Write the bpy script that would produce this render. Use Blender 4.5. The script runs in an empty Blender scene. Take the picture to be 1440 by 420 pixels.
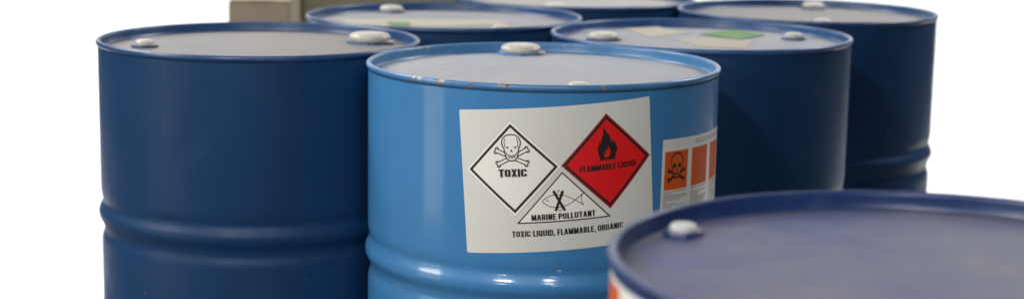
import bpy, bmesh, math, random
from mathutils import Vector, Matrix
from mathutils.geometry import tessellate_polygon

random.seed(4)
scene = bpy.context.scene
COL = scene.collection

# ------------------------------------------------------------------ camera
CAM_H = 0.88 + 0.3372                       # camera height above the floor
cam = bpy.data.cameras.new('camera')
cam.sensor_width = 36.0
cam.lens = 59.22
cam.clip_start = 0.05
cam.clip_end = 200.0
cam.dof.use_dof = True
cam.dof.focus_distance = 2.43
cam.dof.aperture_fstop = 3.3
cam.dof.aperture_blades = 0
camo = bpy.data.objects.new('camera', cam)
COL.objects.link(camo)
rt = Vector((0.99986398, 0.00284572, 0.01624554))
up = Vector((-0.0164929, 0.17251869, 0.98486816))
bk = Vector((0.0, -0.98500213, 0.17254216))
M = Matrix((rt, up, bk)).transposed().to_4x4()
M.translation = Vector((0, 0, CAM_H))
camo.matrix_world = M
scene.camera = camo

# ------------------------------------------------------------------ light
world = bpy.data.worlds.new('World')
scene.world = world
world.use_nodes = True
bg = world.node_tree.nodes['Background']
bg.inputs['Color'].default_value = (1.0, 0.98, 0.95, 1)
bg.inputs['Strength'].default_value = 0.055


def area_lamp(name, loc, target, sx, sy, power, col=(1, 1, 1), spread=180):
    l = bpy.data.lights.new(name, 'AREA')
    l.shape = 'RECTANGLE'
    l.size, l.size_y = sx, sy
    l.energy = power
    l.color = col
    l.spread = math.radians(spread)
    o = bpy.data.objects.new(name, l)
    COL.objects.link(o)
    o.location = loc
    d = Vector(target) - Vector(loc)
    o.rotation_euler = d.to_track_quat('-Z', 'Y').to_euler()
    return o


DM = Vector((0.0497, 2.7725, 0.6))          # the main drum
area_lamp('left_lamp', (-2.6, 2.15, 2.2), DM, 0.7, 0.8, 42, (1.0, 0.96, 0.9))
area_lamp('front_lamp', (-1.1, 0.35, 2.7), DM, 0.5, 0.22, 36, (1.0, 0.97, 0.92))
area_lamp('low_lamp', (-1.35, -0.3, 1.75), DM, 0.35, 0.12, 16, (1.0, 0.97, 0.92))
area_lamp('front_lamp', (0.3, 0.2, 2.4), DM, 0.3, 0.14, 12, (1.0, 0.97, 0.92))
area_lamp('low_lamp', (0.5, -0.4, 1.8), DM, 0.3, 0.12, 8, (1.0, 0.97, 0.92))
area_lamp('added_sheen_strip', (-2.1, 2.0, 0.75), (0.05, 2.77, 0.65), 0.6, 1.1, 6, (1.0, 0.97, 0.92))  # added softbox out of view, draws the vertical sheen on the main drum
area_lamp('ceiling_lamp', (0.2, 4.6, 3.4), (0.1, 3.2, 0.8), 2.2, 0.5, 12, (1.0, 0.98, 0.95))
area_lamp('added_backdrop_fill', (-2.6, 4.6, 3.2), (-2.2, 6.2, 0.0), 2.0, 1.2, 190)  # this and the next are unseen lamps added to blow out the sheet
area_lamp('added_backdrop_fill', (3.0, 4.8, 3.2), (2.6, 6.2, 0.0), 2.0, 1.2, 190)

scene.view_settings.view_transform = 'Standard'
scene.view_settings.look = 'None'
scene.view_settings.gamma = 1.0
scene.view_settings.use_curve_mapping = False
scene.view_settings.exposure = 0.0


# ------------------------------------------------------------------ helpers
def new_mat(name):
    m = bpy.data.materials.new(name)
    m.use_nodes = True
    nt = m.node_tree
    return m, nt, nt.nodes['Principled BSDF']


def N(nt, kind, **kw):
    n = nt.nodes.new(kind)
    for k, v in kw.items():
        if k in n.inputs.keys():
            n.inputs[k].default_value = v
        else:
            setattr(n, k, v)
    return n


def noise(nt, scale, detail=4, rough=0.55, stretch=(1, 1, 1), coord='Object', off=(0, 0, 0)):
    tc = N(nt, 'ShaderNodeTexCoord')
    mp = N(nt, 'ShaderNodeMapping')
    mp.inputs['Scale'].default_value = stretch
    mp.inputs['Location'].default_value = off
    nt.links.new(tc.outputs[coord], mp.inputs[0])
    n = N(nt, 'ShaderNodeTexNoise')
    n.inputs['Scale'].default_value = scale
    n.inputs['Detail'].default_value = detail
    n.inputs['Roughness'].default_value = rough
    nt.links.new(mp.outputs[0], n.inputs['Vector'])
    return n.outputs['Fac']


def ramp(nt, sock, p0, p1, c0=(0, 0, 0, 1), c1=(1, 1, 1, 1)):
    r = N(nt, 'ShaderNodeValToRGB')
    e = r.color_ramp.elements
    e[0].position, e[1].position = p0, p1
    e[0].color, e[1].color = c0, c1
    nt.links.new(sock, r.inputs[0])
    return r.outputs[0]


def mix(nt, fac, a, b):
    m = N(nt, 'ShaderNodeMix', data_type='RGBA')
    for sock, v in ((m.inputs[0], fac), (m.inputs[6], a), (m.inputs[7], b)):
        if isinstance(v, (float, int)):
            sock.default_value = v
        elif isinstance(v, tuple):
            sock.default_value = v if len(v) == 4 else v + (1,)
        else:
            nt.links.new(v, sock)
    return m.outputs[2]


def bump(nt, bsdf, sock, strength, dist=0.002):
    b = N(nt, 'ShaderNodeBump')
    b.inputs['Strength'].default_value = strength
    b.inputs['Distance'].default_value = dist
    nt.links.new(sock, b.inputs['Height'])
    nt.links.new(b.outputs[0], bsdf.inputs['Normal'])


def paint(name, col, rough=0.3, spec=0.5, coat=0.0, seed=0.0):
    """drum enamel: faint mottling, fine vertical scuffs, a little orange peel"""
    m, nt, b = new_mat(name)
    big = noise(nt, 5.0, 3, off=(seed, seed, seed), stretch=(1, 1, 0.35))
    c = mix(nt, ramp(nt, big, 0.35, 0.7), tuple(x * 0.9 for x in col), tuple(min(1, x * 1.08) for x in col))
    scuff = ramp(nt, noise(nt, 60, 5, 0.7, stretch=(1, 1, 0.05), off=(seed, 0, 0)), 0.66, 0.8)
    f = N(nt, 'ShaderNodeMath', operation='MULTIPLY')
    nt.links.new(scuff, f.inputs[0])
    f.inputs[1].default_value = 0.22
    c = mix(nt, f.outputs[0], c, (0.45, 0.5, 0.55))
    speck = ramp(nt, noise(nt, 210, 2, off=(seed, 3, 1)), 0.79, 0.82)
    c = mix(nt, speck, c, (0.5, 0.52, 0.52))
    nt.links.new(c, b.inputs['Base Color'])
    r = N(nt, 'ShaderNodeMapRange')
    r.inputs['To Min'].default_value = rough * 0.8
    r.inputs['To Max'].default_value = rough * 1.4
    nt.links.new(noise(nt, 18, 4, off=(seed, 0, 2)), r.inputs[0])
    nt.links.new(r.outputs[0], b.inputs['Roughness'])
    b.inputs['Specular IOR Level'].default_value = spec
    b.inputs['Coat Weight'].default_value = coat
    b.inputs['Coat Roughness'].default_value = 0.12
    # knocks in the sheet metal: broad shallow dents and fine ripple
    dents = ramp(nt, noise(nt, 6.5, 2, 0.4, off=(seed, 5, 2)), 0.25, 0.45)
    b1 = N(nt, 'ShaderNodeBump')
    b1.inputs['Strength'].default_value = 0.35
    b1.inputs['Distance'].default_value = 0.004
    nt.links.new(dents, b1.inputs['Height'])
    b2 = N(nt, 'ShaderNodeBump')
    b2.inputs['Strength'].default_value = 0.06
    b2.inputs['Distance'].default_value = 0.002
    nt.links.new(noise(nt, 34, 3, stretch=(1, 1, 0.4), off=(seed, 0, 0)), b2.inputs['Height'])
    nt.links.new(b1.outputs[0], b2.inputs['Normal'])
    nt.links.new(b2.outputs[0], b.inputs['Normal'])
    nt.links.new(b2.outputs[0], b.inputs['Coat Normal'])
    # knocked-off paint: a few pale chips
    chip = ramp(nt, noise(nt, 24, 3, 0.6, off=(seed, seed, 9)), 0.752, 0.765)
    c2 = mix(nt, chip, c, (0.36, 0.38, 0.40))
    nt.links.new(c2, b.inputs['Base Color'])
    return m


def chime_paint(name, col, chips=0.5, seed=0.0, knocks_and_glint=()):
    """rim enamel with bare and rusty chips along the edge"""
    m, nt, b = new_mat(name)
    n1 = noise(nt, 34, 5, 0.65, off=(seed, 0, 0))
    chip = ramp(nt, n1, 0.72 - 0.06 * chips, 0.75 - 0.06 * chips)
    rust = mix(nt, ramp(nt, noise(nt, 160, 3), 0.4, 0.6), (0.11, 0.035, 0.012), (0.42, 0.3, 0.2))
    worn = ramp(nt, noise(nt, 12, 6, 0.7, off=(0, seed, 0)), 0.5, 0.75)
    c = mix(nt, worn, col, tuple(min(1, x * 1.2 + 0.03) for x in col))
    c = mix(nt, chip, c, rust)
    for deg, dz, size, tone in knocks_and_glint:       # paint knocked off where the rim was struck, and a painted glint
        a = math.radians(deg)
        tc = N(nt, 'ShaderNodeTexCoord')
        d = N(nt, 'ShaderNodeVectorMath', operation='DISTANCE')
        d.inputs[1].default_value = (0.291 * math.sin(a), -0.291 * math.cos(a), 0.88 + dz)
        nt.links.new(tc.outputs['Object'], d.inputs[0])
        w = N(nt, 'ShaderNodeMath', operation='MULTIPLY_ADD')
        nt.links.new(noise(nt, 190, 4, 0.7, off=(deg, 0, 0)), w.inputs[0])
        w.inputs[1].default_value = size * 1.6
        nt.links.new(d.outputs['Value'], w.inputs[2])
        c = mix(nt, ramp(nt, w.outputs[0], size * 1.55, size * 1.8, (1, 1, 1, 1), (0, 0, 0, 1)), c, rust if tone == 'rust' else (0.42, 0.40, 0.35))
    nt.links.new(c, b.inputs['Base Color'])
    r = N(nt, 'ShaderNodeMapRange')
    r.inputs['To Min'].default_value = 0.22
    r.inputs['To Max'].default_value = 0.45
    nt.links.new(n1, r.inputs[0])
    nt.links.new(r.outputs[0], b.inputs['Roughness'])
    bump(nt, b, n1, 0.15, 0.001)
    return m


def dusty(name, col, dust, amount, seed=0.0, rough=0.45, spread=0.22):
    """a painted lid under a film of grey dust, rubbed thin in places"""
    m, nt, b = new_mat(name)
    a = ramp(nt, noise(nt, 5.5, 9, 0.68, off=(seed, seed * 2, 0)), 0.28, 0.68)
    fine = noise(nt, 70, 6, 0.7, off=(seed, 0, 0))
    d = mix(nt, ramp(nt, fine, 0.3, 0.7), tuple(x * 0.88 for x in dust), tuple(min(1, x * 1.1) for x in dust))
    k = N(nt, 'ShaderNodeMapRange')
    k.inputs['To Min'].default_value = amount - spread
    k.inputs['To Max'].default_value = min(1.0, amount + 0.1)
    nt.links.new(a, k.inputs[0])
    c = mix(nt, k.outputs[0], col, d)
    # wiped arcs and drag marks
    drag = ramp(nt, noise(nt, 9, 6, 0.6, stretch=(0.35, 2.2, 1), off=(seed, 1, 0)), 0.6, 0.72)
    f = N(nt, 'ShaderNodeMath', operation='MULTIPLY')
    nt.links.new(drag, f.inputs[0])
    f.inputs[1].default_value = 0.45
    c = mix(nt, f.outputs[0], c, tuple(0.5 * x + 0.5 * y for x, y in zip(col, dust)))
    spots = ramp(nt, noise(nt, 26, 4, 0.6, off=(4, seed, 0)), 0.66, 0.72)
    # grime caught along the foot of the rim
    tc = N(nt, 'ShaderNodeTexCoord')
    sx = N(nt, 'ShaderNodeVectorMath', operation='MULTIPLY')
    sx.inputs[1].default_value = (1, 1, 0)
    nt.links.new(tc.outputs['Object'], sx.inputs[0])
    ln = N(nt, 'ShaderNodeVectorMath', operation='LENGTH')
    nt.links.new(sx.outputs[0], ln.inputs[0])
    gw = N(nt, 'ShaderNodeMath', operation='MULTIPLY_ADD')
    nt.links.new(noise(nt, 16, 6, 0.65, off=(seed, 2, 2)), gw.inputs[0])
    gw.inputs[1].default_value = 0.075
    nt.links.new(ln.outputs['Value'], gw.inputs[2])
    c = mix(nt, ramp(nt, gw.outputs[0], 0.292, 0.318), c, tuple(0.3 * x + 0.35 * y for x, y in zip(col, dust)))
    c = mix(nt, spots, c, tuple(x * 0.7 for x in dust))
    nt.links.new(c, b.inputs['Base Color'])
    r = N(nt, 'ShaderNodeMapRange')
    b.inputs['Specular IOR Level'].default_value = 0.3
    r.inputs['To Min'].default_value = rough - 0.1
    r.inputs['To Max'].default_value = rough + 0.15
    nt.links.new(fine, r.inputs[0])
    nt.links.new(r.outputs[0], b.inputs['Roughness'])
    bump(nt, b, fine, 0.08, 0.001)
    return m


def plain(name, col, rough=0.5, var=0.06, scale=30, spec=0.5):
    m, nt, b = new_mat(name)
    c = mix(nt, noise(nt, scale, 5), tuple(x * (1 - var) for x in col), tuple(min(1, x * (1 + var)) for x in col))
    nt.links.new(c, b.inputs['Base Color'])
    b.inputs['Roughness'].default_value = rough
    b.inputs['Specular IOR Level'].default_value = spec
    return m


LIGHT_BLUE = (0.042, 0.188, 0.42)
NAVY = (0.0065, 0.036, 0.106)
MAT = {
    'label_paper': plain('label_paper', (0.645, 0.645, 0.61), 0.35, 0.04, 8),
    'white_ink': plain('white_ink', (0.80, 0.785, 0.74), 0.35, 0.03, 8),
    'edge_grey': plain('edge_grey', (0.42, 0.41, 0.38), 0.4),
    'black_ink': plain('black_ink', (0.008, 0.007, 0.007), 0.55, 0.15, 60),
    'red_ink': plain('red_ink', (0.68, 0.012, 0.014), 0.45, 0.05, 10, 0.25),
    'dark_red_ink': plain('dark_red_ink', (0.33, 0.02, 0.018), 0.35),
    'orange_ink': plain('orange_ink', (0.58, 0.09, 0.008), 0.5, 0.05, 10, 0.2),
    'fine_print': plain('fine_print', (0.2, 0.195, 0.18), 0.5),
    'cream_patch': plain('cream_patch', (0.36, 0.33, 0.275), 0.8, 0.15, 12),
    'green_patch': plain('green_patch', (0.09, 0.2, 0.06), 0.6, 0.15, 25),
    'cap_plastic': plain('cap_plastic', (0.44, 0.42, 0.38), 0.32, 0.06, 40),
    'cap_metal': plain('cap_metal', (0.45, 0.45, 0.45), 0.28, 0.1, 40),
}


def finish(name, bm, mats, parent=None, smooth=True, angle=35):
    me = bpy.data.meshes.new(name)
    bm.normal_update()
    if smooth:
        for f in bm.faces:
            f.smooth = True
        ca = math.radians(angle)
        for e in bm.edges:
            if len(e.link_faces) == 2 and e.calc_face_angle(0) > ca:
                e.smooth = False
    bm.to_mesh(me)
    bm.free()
    o = bpy.data.objects.new(name, me)
    COL.objects.link(o)
    for m in (mats if isinstance(mats, (list, tuple)) else [mats]):
        me.materials.append(m)
    if parent is not None:
        o.parent = parent
    return o


def lathe(bm, prof, seg=192, cx=0, cy=0, close=False):
    """revolve (r, z) pairs; a radius of 0 makes a pole"""
    rings = []
    for r, z in prof:
        if r < 1e-6:
            rings.append([bm.verts.new((cx, cy, z))])
        else:
            rings.append([bm.verts.new((cx + r * math.sin(2 * math.pi * i / seg), cy - r * math.cos(2 * math.pi * i / seg), z)) for i in range(seg)])
    pairs = list(zip(rings[:-1], rings[1:]))
    if close:
        pairs.append((rings[-1], rings[0]))
    for a, b in pairs:
        for i in range(seg):
            j = (i + 1) % seg
            if len(a) == 1 and len(b) > 1:
                bm.faces.new((a[0], b[j], b[i]))
            elif len(b) == 1 and len(a) > 1:
                bm.faces.new((a[i], a[j], b[0]))
            elif len(a) > 1:
                bm.faces.new((a[i], a[j], b[j], b[i]))
    bmesh.ops.recalc_face_normals(bm, faces=bm.faces[:])


def catmull(pts, n=8, closed=True):
    out = []
    L = len(pts)
    rng = range(L) if closed else range(L - 1)
    for i in rng:
        if closed:
            p0, p1, p2, p3 = (pts[(i + k - 1) % L] for k in range(4))
        else:
            p0, p1, p2, p3 = pts[max(i - 1, 0)], pts[i], pts[i + 1], pts[min(i + 2, L - 1)]
        for k in range(n):
            t = k / n
            out.append(tuple(0.5 * (2 * b + (c - a) * t + (2 * a - 5 * b + 4 * c - d) * t * t + (3 * b - a - 3 * c + d) * t ** 3)
                             for a, b, c, d in zip(p0, p1, p2, p3)))
    if not closed:
        out.append(tuple(pts[-1]))
    return out


# the stuck-on sheet is faintly rippled and handled
for key in ('label_paper', 'white_ink'):
    nt = MAT[key].node_tree
    bump(nt, nt.nodes['Principled BSDF'], noise(nt, 11, 3, 0.5, stretch=(1, 1, 0.5)), 0.22, 0.004)

# ------------------------------------------------------------------ setting
def floor_mat(name, lo, hi, rough):
    m, nt, b = new_mat(name)
    c = mix(nt, noise(nt, 2.0, 6, 0.6), lo, hi)
    nt.links.new(c, b.inputs['Base Color'])
    b.inputs['Roughness'].default_value = rough
    return m


bm = bmesh.new()
vs = [bm.verts.new(p) for p in ((-12, -14, 0), (12, -14, 0), (12, 9, 0), (-12, 9, 0))]
bm.faces.new(vs)
finish('floor', bm, floor_mat('concrete', (0.09, 0.09, 0.09), (0.14, 0.138, 0.13), 0.8))['kind'] = 'structure'
bm = bmesh.new()                             # a white sheet that sweeps up behind the drums
prof = [(4.32, 0.004), (6.2, 0.004)]
for k in range(1, 13):
    a = k / 12 * math.pi / 2
    prof.append((6.2 + 1.0 * math.sin(a), 1.004 - 1.0 * math.cos(a)))
prof.append((7.2, 3.4))
bw = [(bm.verts.new((-2.9, y, z)), bm.verts.new((2.9, y, z))) for y, z in prof]
for (a, b), (c, d) in zip(bw[:-1], bw[1:]):
    bm.faces.new((a, b, d, c))
finish('backdrop', bm, floor_mat('white_sheet', (0.80, 0.80, 0.79), (0.85, 0.85, 0.845), 0.8))['kind'] = 'structure'

# ------------------------------------------------------------------ flat artwork bent round a drum
R_BODY = 0.289
TOP = 0.88


# heavy condensed capitals: (advance, [(centre line, closed)]) in a cell one unit tall
STEM = 0.24
_h = STEM / 2
_v = STEM * 0.72 / 2


def _round(x0, x1, y0, y1, r=0.19):
    out = []
    for cx, cy, a0 in ((x1 - r, y1 - r, 0), (x0 + r, y1 - r, 90), (x0 + r, y0 + r, 180), (x1 - r, y0 + r, 270)):
        for k in range(4):
            a = math.radians(a0 + 30 * k)
            out.append((cx + r * math.cos(a), cy + r * math.sin(a)))
    return out


def _glyphs():
    G = {}
    W = 0.60
    L, Rr, T, B = _h, W - _h, 1 - _v, _v
    ring = _round(L, Rr, B, T)
    G['O'] = (W, [(ring, True)])
    G['Q'] = (W, [(ring, True), ([(0.32, 0.28), (0.56, -0.02)], False)])
    arc = [p for p in ring]
    cs = [(Rr, 0.66)] + ring[0:4] + ring[4:8] + ring[8:12] + ring[12:16] + [(Rr, 0.36)]
    G['C'] = (W, [(cs, False)])
    G['G'] = (W, [(cs[:-1] + [(Rr, 0.52)], False), ([(0.30, 0.48), (W, 0.48)], False)])
    G['U'] = (W, [([(L, 1), (L, 0.3)] + ring[8:12][0:4] + ring[12:16] + [(Rr, 0.3), (Rr, 1)], False)])
    G['I'] = (STEM, [([(L, 0), (L, 1)], False)])
    G['T'] = (0.54, [([(0.27, 0), (0.27, 1)], False), ([(0, T), (0.54, T)], False)])
    G['L'] = (0.46, [([(L, 0), (L, 1)], False), ([(0, B), (0.46, B)], False)])
    G['E'] = (0.48, [([(L, 0), (L, 1)], False), ([(0, B), (0.48, B)], False), ([(0, T), (0.48, T)], False), ([(0, 0.52), (0.45, 0.52)], False)])
    G['F'] = (0.46, [([(L, 0), (L, 1)], False), ([(0, T), (0.46, T)], False), ([(0, 0.5), (0.42, 0.5)], False)])
    G['A'] = (0.60, [([(0.08, -.06), (0.28, 1.06)], False), ([(0.52, -.06), (0.32, 1.06)], False), ([(0.15, 0.27), (0.45, 0.27)], False)])
    G['N'] = (0.58, [([(L, 0), (L, 1)], False), ([(0.58 - _h, 0), (0.58 - _h, 1)], False), ([(L, 0.95), (0.58 - _h, 0.05)], False)])
    G['M'] = (0.74, [([(L, 0), (L, 1)], False), ([(0.74 - _h, 0), (0.74 - _h, 1)], False), ([(L + .03, 0.94), (0.37, 0.08)], False), ([(0.74 - _h - .03, 0.94), (0.37, 0.08)], False)])
    G['X'] = (0.58, [([(0.10, -.06), (0.48, 1.06)], False), ([(0.48, -.06), (0.10, 1.06)], False)])
    bowl = [(L, T), (0.30, T), (0.41, T - 0.04), (Rr - .01, T - 0.14), (Rr - .01, 0.60), (0.41, 0.50), (0.30, 0.46), (L, 0.46)]
    G['P'] = (0.54, [([(L, 0), (L, 1)], False), (bowl, False)])
    G['R'] = (0.57, [([(L, 0), (L, 1)], False), (bowl, False), ([(0.30, 0.46), (0.42, 0.38), (0.46, 0.2), (0.48, 0.0)], False)])
    G['B'] = (0.56, [([(L, 0), (L, 1)], False), ([(L, T), (0.32, T), (0.43, T - .07), (0.44, 0.64), (0.32, 0.52), (L, 0.52)], False),
                     ([(L, B), (0.32, B), (0.45, B + .08), (0.46, 0.38), (0.32, 0.52), (L, 0.52)], False)])
    G['D'] = (0.56, [([(L, 0), (L, 1)], False), ([(L, T), (0.30, T), (0.42, T - .05), (Rr, T - .18), (Rr, B + .18), (0.42, B + .05), (0.30, B), (L, B)], False)])
    G[','] = (0.2, [([(0.1, 0.2), (0.1, 0.0)], False), ([(0.12, 0.04), (0.05, -0.15)], False)])
    G[' '] = (0.2, [])
    return G


GLYPH = _glyphs()


class Art:
    """coloured flat shapes in millimetres, laid on a drum's wall.
    frame: u to the right and v up from an origin (s0, z0) turned by rot."""

    def __init__(self, s0, z0, rot):
        self.s0, self.z0 = s0, z0
        self.c, self.s = math.cos(math.radians(rot)), math.sin(math.radians(rot))
        self.parts = []

    def begin(self, base):
        self.bm = bmesh.new()
        self.mats = []
        self.layer = base

    def _slot(self, mat):
        if mat not in self.mats:
            self.mats.append(mat)
        return self.mats.index(mat)

    def put(self, verts, faces, mat, lift=0.05):
        """verts (u, v) in mm, faces as index tuples; each call lies one film above the last"""
        self.layer += lift
        t = bmesh.new()
        vs = [t.verts.new((self.s0 + u * self.c - v * self.s, self.z0 + u * self.s + v * self.c, 0)) for u, v in verts]
        for f in faces:
            try:
                t.faces.new([vs[i] for i in f])
            except ValueError:
                pass
        xs = [v.co.x for v in t.verts]
        x = math.floor(min(xs) / 6) * 6 + 6
        while x < max(xs):
            bmesh.ops.bisect_plane(t, geom=t.verts[:] + t.edges[:] + t.faces[:], plane_co=(x, 0, 0), plane_no=(1, 0, 0))
            x += 6
        rr = R_BODY + self.layer * 0.001
        k = self._slot(mat)
        t.normal_update()
        mp = {}
        for v in t.verts:
            th = v.co.x * 0.001 / R_BODY
            mp[v] = self.bm.verts.new((rr * math.sin(th), -rr * math.cos(th), TOP + v.co.y * 0.001))
        for f in t.faces:
            loop = [mp[v] for v in f.verts]
            if f.normal.z < 0:
                loop.reverse()
            try:
                g = self.bm.faces.new(loop)
                g.material_index = k
            except ValueError:
                pass
        t.free()

    def poly(self, pts, mat, lift=0.05):
        tri = tessellate_polygon([[Vector((p[0], p[1], 0)) for p in pts]])
        self.put(pts, tri, mat, lift)

    def rect(self, u0, v0, u1, v1, mat, lift=0.05):
        self.put([(u0, v0), (u1, v0), (u1, v1), (u0, v1)], [(0, 1, 2, 3)], mat, lift)

    def stroke(self, pts, w, mat, closed=False, lift=0.03):
        n = len(pts)
        vs, fs = [], []
        for i in range(n):
            p = Vector(pts[i])
            a = Vector(pts[(i - 1) % n]) if (closed or i > 0) else None
            b = Vector(pts[(i + 1) % n]) if (closed or i < n - 1) else None
            d1 = (p - a).normalized() if a is not None else None
            d2 = (b - p).normalized() if b is not None else None
            if d1 is None:
                d1 = d2
            if d2 is None:
                d2 = d1
            n1 = Vector((-d1.y, d1.x))
            n2 = Vector((-d2.y, d2.x))
            m = (n1 + n2)
            if m.length < 1e-4:
                m = n1.copy()
            m.normalize()
            k = 1.0 / max(0.45, m.dot(n1))
            vs.append(tuple(p + m * (w / 2 * k)))
            vs.append(tuple(p - m * (w / 2 * k)))
        for i in range(n if closed else n - 1):
            j = (i + 1) % n
            fs.append((2 * i, 2 * i + 1, 2 * j + 1, 2 * j))
        self.put(vs, fs, mat, lift)

    def text(self, body, u0, u1, base, cap, mat, lift=0.05):
        """heavy condensed capitals fitted between u0 and u1"""
        total = sum(GLYPH[c][0] for c in body) + 0.07 * (len(body) - 1)
        kx = (u1 - u0) / total
        self.layer += lift
        x = 0.0
        for c in body:
            wdt, strokes = GLYPH[c]
            for k, (pts, closed) in enumerate(strokes):
                self.stroke2([(u0 + (x + p[0]) * kx, base + p[1] * cap) for p in pts], STEM * kx, STEM * 0.72 * cap, mat, closed, 0.004 * k,
                             (u0 + x * kx, u0 + (x + wdt) * kx, base - (0.2 * cap if c in ',Q' else 0), base + cap))
            x += wdt + 0.07

    def stroke2(self, pts, wx, wy, mat, closed, up, cell):
        """a stroke whose stems and bars keep their own thickness"""
        k = wx / wy
        lay = self.layer
        self.layer += up
        old = self.put
        flat = [(p[0], p[1] * k) for p in pts]

        def put(vs, fs, m, l):
            old([(min(max(u, cell[0]), cell[1]), min(max(v / k, cell[2]), cell[3])) for u, v in vs], fs, m, l)
        self.put = put
        self.stroke(flat, wx, mat, closed, 0.0)
        del self.put
        self.layer = lay

    def end(self, name, parent):
        o = finish(name, self.bm, [MAT[m] for m in self.mats], parent, smooth=False)
        return o


def diamond(cx, cy, h):
    return [(cx, cy + h), (cx - h, cy), (cx, cy - h), (cx + h, cy)]


def bone(ax, ay, bx, by, w, knob):
    """closed outline of a bone with two-lobed ends"""
    d = Vector((bx - ax, by - ay))
    L = d.length
    d.normalize()
    n = Vector((-d.y, d.x))
    h, k = w / 2, knob
    prof = [(k * 1.1, h), (k * 0.75, k * 0.75), (0.25 * k, k * 0.95), (-0.1 * k, k * 0.45), (0.22 * k, 0),
            (-0.1 * k, -k * 0.45), (0.25 * k, -k * 0.95), (k * 0.75, -k * 0.75), (k * 1.1, -h)]
    far = [(L - x, -y) for x, y in prof]
    A = Vector((ax, ay))
    return [tuple(A + d * x + n * y) for x, y in prof + far]


def skull_outline(cx, sc=1.0, cy=-58.6):
    half = [(0, -38.7), (7.5, -40.2), (12.6, -45), (14.2, -51.5), (12.6, -57.5), (10.7, -61), (11, -65), (9.6, -68), (8.6, -72.5), (5.4, -77), (0, -78.6)]
    pts = half + [(-x, y) for x, y in reversed(half[1:-1])]
    return [(cx + x * sc, cy + (y + 58.6) * sc) for x, y in pts]


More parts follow.
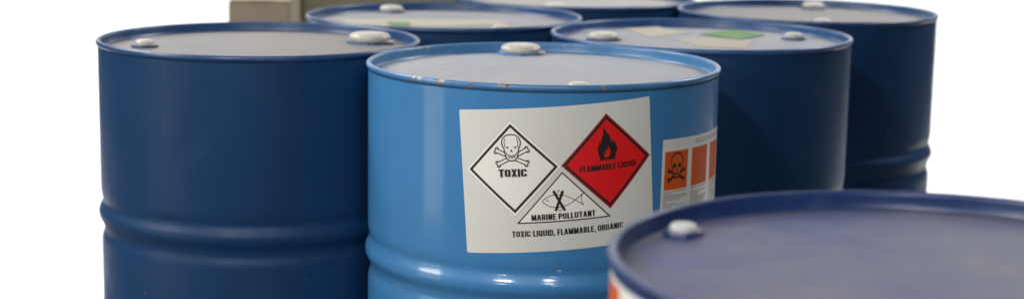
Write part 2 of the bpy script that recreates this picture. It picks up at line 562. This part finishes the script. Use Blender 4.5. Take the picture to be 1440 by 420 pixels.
def build_hazard_label(drum):
    A = Art(-135.0, -43.4, 4.3)
    A.begin(0.35)
    W, H, r = 302.0, 219.5, 2.5
    pts = []
    for ccx, ccy, a0 in ((W - r, -r, 0), (r, -r, 90), (r, -H + r, 180), (W - r, -H + r, 270)):
        for k in range(5):
            a = math.radians(a0 + k * 22.5)
            pts.append((ccx + r * math.cos(a), ccy + r * math.sin(a)))
    # sheet cut into columns so that it bends with the wall
    A.poly(pts, 'label_paper')
    label = A.end('hazard_label', drum)

    # toxic diamond: line-drawn skull over crossed bones
    A.begin(0.5)
    C = (80.0, -90.6)
    A.poly(diamond(*C, 74.0), 'edge_grey')
    A.poly(diamond(*C, 73.2), 'white_ink')
    A.poly(diamond(*C, 68.0), 'black_ink')
    A.poly(diamond(*C, 62.6), 'white_ink')
    for b in (bone(54.6, -61.6, 104.0, -84.2, 5.4, 5.2), bone(105.4, -61.2, 56.4, -84.2, 5.4, 5.2)):
        q = catmull(b, 3)
        A.poly(q, 'white_ink')
        A.stroke(q, 1.6, 'black_ink', True)
    sk = catmull(skull_outline(79.8), 4)
    A.poly(sk, 'white_ink')
    A.stroke(sk, 1.8, 'black_ink', True)
    for s in (-1, 1):
        A.stroke([(79.8 + s * x, y) for x, y in ((8.2, -44.5), (10.4, -49), (10.3, -54), (9.4, -58))], 1.2, 'black_ink')
        ex = 79.8 + s * 6.0
        A.poly([(ex - 2.4, -56.2), (ex - 1.2, -59.4), (ex + 1.3, -59.6), (ex + 2.4, -56.6), (ex + .6, -57.4), (ex - .9, -57.2)], 'black_ink')
        A.stroke([(79.8 + s * x, y) for x, y in ((10.2, -64.5), (7.6, -66.5), (6.8, -70))], 1.0, 'black_ink')
    A.poly([(79.8, -60.6), (77.6, -65.2), (79.3, -64.6), (80.3, -64.6), (82.0, -65.2)], 'black_ink')
    A.stroke(catmull([(72.6, -68.2), (76, -70.2), (79.8, -70.8), (83.6, -70.2), (87, -68.2)], 4, False), 1.1, 'black_ink')
    A.stroke(catmull([(73.6, -71.0), (76.4, -73.2), (79.8, -74), (83.2, -73.2), (86, -71.0)], 4, False), 1.1, 'black_ink')
    for x in (76.2, 78.6, 81.0, 83.4):
        A.stroke([(x, -70.4), (x, -73.2)], 0.8, 'black_ink')
    A.text('TOXIC', 58.4, 101.2, -103.0, 12.0, 'black_ink')
    A.end('toxic_diamond', label)

    # flammable diamond: black flame on red
    A.begin(0.5)
    C = (226.2, -89.8)
    A.poly(diamond(*C, 73.2), 'dark_red_ink')
    A.poly(diamond(*C, 69.6), 'black_ink')
    A.poly(diamond(*C, 64.6), 'red_ink')
    F = [(112, 277), (104, 250), (98, 222), (95, 186), (104, 196), (109, 150), (118, 172), (128, 132), (137, 112), (138, 86), (147, 60),
         (154, 88), (168, 108), (180, 122), (184, 150), (189, 168), (200, 144), (206, 176), (214, 166), (222, 192), (225, 216), (216, 248), (206, 277)]

    def fl(p):
        return (209.5 + (p[0] - 95) * 0.249, -36.7 - (p[1] - 62) * 0.2315)
    A.poly([fl(p) for p in F], 'black_ink')
    A.poly([fl(p) for p in [(140, 262), (133, 236), (146, 246), (148, 210), (157, 228), (166, 184), (172, 214), (178, 206), (181, 236), (170, 258), (158, 266)]], 'red_ink')
    A.stroke([(212.0, -87.4), (238.0, -87.4)], 1.2, 'black_ink')
    A.text('FLAMMABLE LIQUID', 181.0, 272.8, -102.6, 9.2, 'black_ink')
    A.end('flammable_diamond', label)

    # marine pollutant triangle: crossed-out fish
    A.begin(0.5)
    A.poly([(154.0, -99.0), (81.4, -175.2), (226.8, -175.2)], 'black_ink')
    A.poly([(154.0, -101.8), (86.0, -173.2), (222.0, -173.2)], 'white_ink')

    def fp(p):
        return (122.3 + (p[0] - 150) * 0.168, -142.4 - ((p[1] - 183) + 0.097 * (p[0] - 150)) * 0.173)
    body = [(520, 205), (490, 186), (440, 160), (370, 130), (305, 118), (240, 125), (190, 147), (150, 183), (190, 215), (250, 232), (320, 224), (380, 200), (440, 164), (520, 100)]
    A.stroke(catmull([fp(p) for p in body], 4, False), 1.15, 'black_ink')
    A.stroke(catmull([fp(p) for p in [(520, 100), (503, 128), (500, 155), (506, 182), (520, 205)]], 3, False), 0.95, 'black_ink')
    A.stroke([fp(p) for p in [(268, 122), (298, 74), (330, 120)]], 0.8, 'black_ink')
    A.stroke([fp(p) for p in [(272, 230), (303, 266), (332, 222)]], 0.8, 'black_ink')
    e = fp((192, 174))
    A.poly([(e[0] + 1.3 * math.cos(t * .785), e[1] + 1.3 * math.sin(t * .785)) for t in range(8)], 'black_ink')
    A.stroke([fp((250, 84)), fp((346, 257))], 4.0, 'black_ink')
    A.stroke([fp((337, 80)), fp((262, 262))], 4.0, 'black_ink')
    A.text('MARINE POLLUTANT', 104.0, 202.0, -171.2, 9.2, 'black_ink')
    A.end('marine_pollutant_triangle', label)

    A.begin(0.5)
    A.text('TOXIC LIQUID, FLAMMABLE, ORGANIC', 73.4, 246.5, -195.6, 9.3, 'black_ink')
    A.end('caption', label)
    return label


def solid_skull(A, cx, cy, sc):
    """small black skull and crossed bones on an orange panel"""
    def T(pts):
        return [(cx + x * sc, cy + y * sc) for x, y in pts]
    for b in (bone(-22, -7, 22, -25, 5.0, 5.0), bone(22, -7, -22, -25, 5.0, 5.0)):
        A.poly(T(catmull(b, 2)), 'black_ink')
    sk = [(x - 0, y + 58.6) for x, y in skull_outline(0)]
    A.poly(T([(x * 1.15, y * 1.12) for x, y in catmull(sk, 3)]), 'black_ink')
    A.poly(T([(x * 1.0, y * 0.98) for x, y in catmull(sk, 3)]), 'orange_ink')
    for s in (-1, 1):
        A.poly(T([(s * 6.5 + 4.3 * math.cos(t * .6283), 0.0 + 4.3 * math.sin(t * .6283)) for t in range(10)]), 'black_ink')
    A.poly(T([(0, -4), (-3, -9.5), (3, -9.5)]), 'black_ink')
    A.stroke(T([(-8, -13), (0, -14.5), (8, -13)]), 1.6 * sc, 'black_ink')
    for x in (-4.5, -1.5, 1.5, 4.5):
        A.stroke(T([(x, -12), (x, -17)]), 1.0 * sc, 'black_ink')


def build_warning_label(drum):
    A = Art(196.2, -90.7, -1.0)
    A.begin(0.35)
    A.rect(0, -160, 215, 0, 'label_paper')
    label = A.end('warning_label', drum)
    for i, u in enumerate((6.0, 74.0, 144.5)):
        A.begin(0.5)
        A.rect(u, -79.5, u + 56.0, -19.0, 'orange_ink')
        if i == 0:
            solid_skull(A, u + 28.0, -42.0, 0.92)
        A.end('orange_panel', label)
    rnd = random.Random(3)
    for u0, u1, n in ((6, 64, 13), (74, 131, 13), (145, 200, 13)):
        vs, fs = [], []
        for k in range(n):                   # fine print, too small to read
            v = -83.5 - k * 3.2
            u = u0
            while u < u1 - 3:
                w = min(rnd.uniform(2.0, 7.0), u1 - u)
                b = len(vs)
                vs += [(u, v), (u + w, v), (u + w, v + 1.5), (u, v + 1.5)]
                fs.append((b, b + 1, b + 2, b + 3))
                u += w + 1.1
                if rnd.random() < 0.06:
                    break
        A.begin(0.5)
        A.put(vs, fs, 'fine_print', 0.0)
        A.end('fine_print', label)
    vs, fs = [], []
    for k in range(2):
        u = 84
        while u < 190:
            w = rnd.uniform(3, 8)
            b = len(vs)
            v = -8.0 - 4.0 * k
            vs += [(u, v), (u + w, v), (u + w, v + 1.7), (u, v + 1.7)]
            fs.append((b, b + 1, b + 2, b + 3))
            u += w + 1.2
    A.begin(0.5)
    A.put(vs, fs, 'fine_print', 0.0)
    A.end('header_print', label)


def build_side_label(drum):
    A = Art(-468.0, -17.0, 0.0)
    A.begin(0.35)
    A.rect(0, -150, 190, 0, 'white_ink')
    label = A.end('warning_label', drum)
    A.begin(0.5)
    A.rect(9, -140, 66, -5, 'orange_ink')
    A.end('orange_panel', label)


# ------------------------------------------------------------------ drums
def body_profile():
    Rb = R_BODY
    hoop = [(44, 0), (34, -0.2), (27, -1.2), (21, -2.6), (16, -2.3), (11, 0.3), (6, 3.4), (2, 4.6), (-2, 4.6), (-6, 3.4), (-11, 0.4), (-16, -2.6),
            (-21, -4.2), (-26, -4.6), (-31, -3.2), (-36, -1.2), (-42, 0)]
    pts = [(Rb, TOP - 0.0125), (Rb, TOP - 0.06)]
    for zc in (TOP - 0.3118, TOP - 0.585):
        q = catmull([(Rb + dr * 0.001, zc + dz * 0.00122) for dz, dr in hoop], 4, False)
        pts += q
    pts += [(Rb, 0.06), (Rb, 0.012)]
    return pts


BODY = body_profile()


def make_drum(loc, label, body_m, rim_m, lid_m, bungs, rot=0.0, seg=192):
    d = bpy.data.objects.new('steel_drum', None)
    COL.objects.link(d)
    d.location = loc
    d.rotation_euler = (0, 0, rot)
    d.empty_display_size = 0.3
    d['label'] = label
    d['category'] = 'drum'
    d['group'] = 'blue steel drums packed close together'
    bm = bmesh.new()
    lathe(bm, BODY, seg)
    finish('drum_body', bm, body_m, d, angle=60)
    for name, zc, sgn in (('top_chime', TOP, 1), ('bottom_chime', 0.0, -1)):
        bm = bmesh.new()
        tube = [(0.2880 + 0.0045 * math.cos(a), zc - sgn * 0.0052 + sgn * 0.0052 * math.sin(a))
                for a in [math.radians(x) for x in range(-70, 200, 18)]]
        inner = [(0.2832, zc - sgn * 0.0100), (0.2826, zc - sgn * 0.013), (0.2815, zc - sgn * 0.0180), (0.2790, zc - sgn * 0.0198)]
        start = [(0.2880, zc - sgn * 0.0125)]
        lathe(bm, start + tube + inner, seg)
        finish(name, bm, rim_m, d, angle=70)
    bm = bmesh.new()
    z = TOP - 0.0175
    lathe(bm, [(0.2812, z - 0.001), (0.2785, z - 0.0012), (0.270, z - 0.0005), (0.262, z), (0.240, z), (0.234, z + 0.0016),
               (0.150, z + 0.0022), (0.0, z + 0.0026)], seg)
    finish('lid', bm, lid_m, d, angle=60)
    bm = bmesh.new()
    lathe(bm, [(0.2800, 0.016), (0.2, 0.016), (0.0, 0.016)], 64)
    finish('drum_bottom', bm, body_m, d)
    for bx, by, rad, hgt, cm in bungs:
        make_bung(d, bx, by, z + 0.0012, rad, hgt, cm, rim_m)
    return d


def make_bung(drum, x, y, z, rad, hgt, cap_m, flange_m):
    """a capped filling hole: domed cap over a painted eight-sided flange, with a pull tab"""
    bm = bmesh.new()
    prof = [(rad * 0.90, z + 0.003), (rad * 0.95, z + hgt * 0.3), (rad, z + hgt * 0.5), (rad * 0.99, z + hgt * 0.62), (rad * 0.95, z + hgt * 0.75), (rad * 0.87, z + hgt * 0.87),
            (rad * 0.75, z + hgt * 0.95), (rad * 0.6, z + hgt * 0.99), (rad * 0.3, z + hgt * 1.01), (0, z + hgt * 1.02)]
    lathe(bm, prof, 48, x, y)
    cap = finish('bung', bm, cap_m, drum, angle=50)
    bm = bmesh.new()
    fr = rad * (1.13 if rad > 0.02 else 1.4)
    lathe(bm, [(fr * 1.04, z - 0.002), (fr, z + 0.0035), (fr * 0.95, z + 0.0048), (rad * 0.9, z + 0.005)], 8, x, y)
    finish('flange', bm, flange_m, cap, smooth=False)
    bm = bmesh.new()
    tx, ty = x + rad * 1.02, y - rad * 0.55
    bmesh.ops.create_cube(bm, size=1.0)
    for v in bm.verts:
        v.co = Vector((tx + v.co.x * rad * 0.42, ty + v.co.y * rad * 0.3, z + 0.006 + v.co.z * 0.003))
    bmesh.ops.bevel(bm, geom=bm.edges[:], offset=0.0012, segments=2, affect='EDGES')
    finish('pull_tab', bm, cap_m, cap)
    return cap


def lid_patch(drum, pts, mat, z=TOP - 0.0150, name='colour_patch'):
    """a thin flat patch of colour laid on a lid"""
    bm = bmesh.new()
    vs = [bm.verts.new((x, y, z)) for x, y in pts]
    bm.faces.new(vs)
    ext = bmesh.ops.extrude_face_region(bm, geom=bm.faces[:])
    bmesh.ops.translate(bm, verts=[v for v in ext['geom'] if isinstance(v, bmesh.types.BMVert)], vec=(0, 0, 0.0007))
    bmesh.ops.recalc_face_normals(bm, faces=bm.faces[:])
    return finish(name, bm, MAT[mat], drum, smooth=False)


blue_body = paint('light_blue_enamel', LIGHT_BLUE, 0.38, 0.3, 0.5, 1.3)
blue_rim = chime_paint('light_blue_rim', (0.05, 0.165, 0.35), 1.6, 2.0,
                       ((-44, -0.002, 0.0042, 'whitish'), (-41.5, -0.001, 0.0025, 'whitish'), (-33.8, -0.004, 0.0048, 'rust'), (-32.6, -0.001, 0.0026, 'whitish'),
                        (-23, -0.005, 0.0034, 'rust'), (-14, -0.001, 0.0022, 'whitish'), (-8, -0.004, 0.002, 'rust'), (17, -0.004, 0.0026, 'rust')))  # whitish marks are bare metal; the smallest is a specular glint painted in
navy_rim = chime_paint('navy_rim', (0.012, 0.05, 0.145), 0.2, 5.0)

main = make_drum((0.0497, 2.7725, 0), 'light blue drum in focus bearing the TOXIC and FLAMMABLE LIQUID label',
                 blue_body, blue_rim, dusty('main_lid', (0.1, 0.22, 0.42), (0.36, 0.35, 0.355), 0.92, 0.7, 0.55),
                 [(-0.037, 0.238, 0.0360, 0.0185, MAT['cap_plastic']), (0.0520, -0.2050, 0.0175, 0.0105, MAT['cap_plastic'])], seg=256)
build_hazard_label(main)
build_warning_label(main)

near = make_drum((0.3772, 1.4275, 0), 'dark blue drum nearest the camera, its dusty lid cut by the bottom of the photo',
                 paint('near_enamel', (0.012, 0.05, 0.2), 0.35, 0.35, 0.0, 3.1), chime_paint('near_rim', (0.010, 0.03, 0.115), 0.2, 7.0),
                 dusty('near_lid', (0.028, 0.042, 0.16), (0.16, 0.152, 0.158), 0.64, 2.2, 0.45, 0.7),
                 [(-0.213, 0.137, 0.0135, 0.0115, MAT['cap_metal']), (0.13, -0.2, 0.036, 0.0185, MAT['cap_plastic'])], seg=256)
build_side_label(near)

left = make_drum((-0.4640, 3.0665, 0), 'navy drum left of the light blue drum, grey brown lid with wide pale cap',
                 paint('left_enamel', NAVY, 0.4, 0.22, 0.0, 14.7), navy_rim,
                 dusty('left_lid', (0.05, 0.08, 0.18), (0.22, 0.205, 0.19), 0.9, 4.0),
                 [(0.1940, 0.0775, 0.0390, 0.021, MAT['cap_plastic']), (-0.2, -0.05, 0.0175, 0.0145, MAT['cap_plastic'])])

back = make_drum((-0.1480, 3.5720, 0), 'blue drum behind the left navy drum, a cream strip along its lid front',
                 paint('back_enamel', NAVY, 0.4, 0.25, 0.0, 6.4), navy_rim,
                 dusty('back_lid', (0.07, 0.13, 0.3), (0.26, 0.25, 0.245), 0.88, 6.0),
                 [(-0.1266, 0.1925, 0.026, 0.016, MAT['cap_plastic']), (0.12, -0.19, 0.0175, 0.0145, MAT['cap_plastic'])])
lid_patch(back, [(-0.234, -0.006), (-0.1, 0.024), (0.113, 0.037), (0.144, -0.035), (0.026, -0.106), (-0.119, -0.123), (-0.196, -0.084)], 'cream_patch')
lid_patch(back, [(-0.12, -0.049), (-0.069, -0.055), (-0.068, -0.115), (-0.107, -0.115)], 'green_patch', TOP - 0.0141)

rightd = make_drum((0.3640, 3.2760, 0), 'blue drum behind the light blue drum, cream and green patches on its lid',
                   paint('right_enamel', NAVY, 0.4, 0.25, 0.0, 8.4), chime_paint('right_rim', (0.02, 0.07, 0.2), 0.2, 8.0),
                   dusty('right_lid', (0.07, 0.13, 0.3), (0.27, 0.265, 0.27), 0.88, 8.0),
                   [(-0.1900, -0.0150, 0.0300, 0.016, MAT['cap_plastic']), (0.19, 0.05, 0.0175, 0.0145, MAT['cap_plastic'])])
lid_patch(rightd, [(-0.137, 0.2), (-0.062, 0.25), (-0.007, 0.132), (-0.094, 0.038)], 'cream_patch')
lid_patch(rightd, [(-0.051, 0.006), (0.006, 0.05), (0.107, 0.017), (0.072, -0.135), (-0.012, -0.112)], 'cream_patch')
lid_patch(rightd, [(0.01, 0.108), (0.09, 0.21), (0.142, 0.115), (0.078, 0.013)], 'green_patch', TOP - 0.0141)

far = make_drum((0.1460, 4.0840, 0), 'rearmost blue drum at the top edge of the photo, tan dusty lid',
                paint('far_enamel', NAVY, 0.4, 0.25, 0.0, 9.4), navy_rim,
                dusty('far_lid', (0.07, 0.13, 0.3), (0.30, 0.275, 0.235), 0.92, 9.0),
                [(-0.05, -0.2, 0.026, 0.016, MAT['cap_plastic']), (0.05, 0.2, 0.0175, 0.0145, MAT['cap_plastic'])])

corner = make_drum((0.6650, 3.8300, 0), 'navy drum at the upper right, brown grey lid half in shade',
                   paint('corner_enamel', NAVY, 0.4, 0.25, 0.0, 11.4), navy_rim,
                   dusty('corner_lid', (0.06, 0.09, 0.2), (0.17, 0.155, 0.145), 0.92, 11.0),
                   [(0.05, 0.2, 0.026, 0.016, MAT['cap_plastic']), (0.0, -0.2, 0.0175, 0.0145, MAT['cap_plastic'])])


# ------------------------------------------------------------------ boxes standing behind
def board_mat(name, col):
    m, nt, b = new_mat(name)
    fib = noise(nt, 30, 6, 0.7, stretch=(1, 1, 4))
    c = mix(nt, fib, tuple(x * 0.85 for x in col), tuple(x * 1.1 for x in col))
    nt.links.new(c, b.inputs['Base Color'])
    b.inputs['Roughness'].default_value = 0.8
    return m


def box(bm, x0, x1, y0, y1, z0, z1):
    r = bmesh.ops.create_cube(bm, size=1.0)
    for v in r['verts']:
        v.co = Vector(((x0 + x1) / 2 + v.co.x * (x1 - x0), (y0 + y1) / 2 + v.co.y * (y1 - y0), (z0 + z1) / 2 + v.co.z * (z1 - z0)))


def make_carton():
    e = bpy.data.objects.new('cardboard_carton', None)
    COL.objects.link(e)
    e.location = (-0.66, 4.45, 0)
    e['label'] = 'tall tan cardboard carton behind the left navy drum'
    e['category'] = 'carton'
    m = board_mat('tan_cardboard', (0.30, 0.25, 0.18))
    bm = bmesh.new()
    box(bm, -0.08, 0.08, -0.1, 0.1, 0.0, 0.83)
    bmesh.ops.bevel(bm, geom=bm.edges[:], offset=0.004, segments=2, affect='EDGES')
    finish('carton_body', bm, m, e)
    for y0, y1 in ((-0.1, -0.002), (0.002, 0.1)):
        bm = bmesh.new()
        box(bm, -0.079, 0.079, y0, y1, 0.831, 0.834)
        finish('flap', bm, m, e, smooth=False)
    bm = bmesh.new()
    box(bm, -0.025, 0.025, -0.104, 0.104, 0.8345, 0.8355)
    finish('tape', bm, plain('brown_tape', (0.2, 0.15, 0.09), 0.3), e, smooth=False)


def make_crate():
    e = bpy.data.objects.new('wooden_crate', None)
    COL.objects.link(e)
    e.location = (-0.34, 5.05, 0)
    e['label'] = 'tall olive brown crate at the very back, above the rear left drum'
    e['category'] = 'crate'
    m = board_mat('olive_board', (0.15, 0.14, 0.085))
    for i in range(7):
        bm = bmesh.new()
        z0 = 0.04 + i * 0.16
        box(bm, -0.34, 0.26, -0.2, 0.2, z0, z0 + 0.152)
        bmesh.ops.bevel(bm, geom=bm.edges[:], offset=0.004, segments=2, affect='EDGES')
        finish('board', bm, m, e)
    for x in (-0.31, 0.23):
        bm = bmesh.new()
        box(bm, x - 0.035, x + 0.035, -0.222, -0.202, 0.0, 1.16)
        bmesh.ops.bevel(bm, geom=bm.edges[:], offset=0.003, segments=1, affect='EDGES')
        finish('batten', bm, m, e)


make_carton()
make_crate()
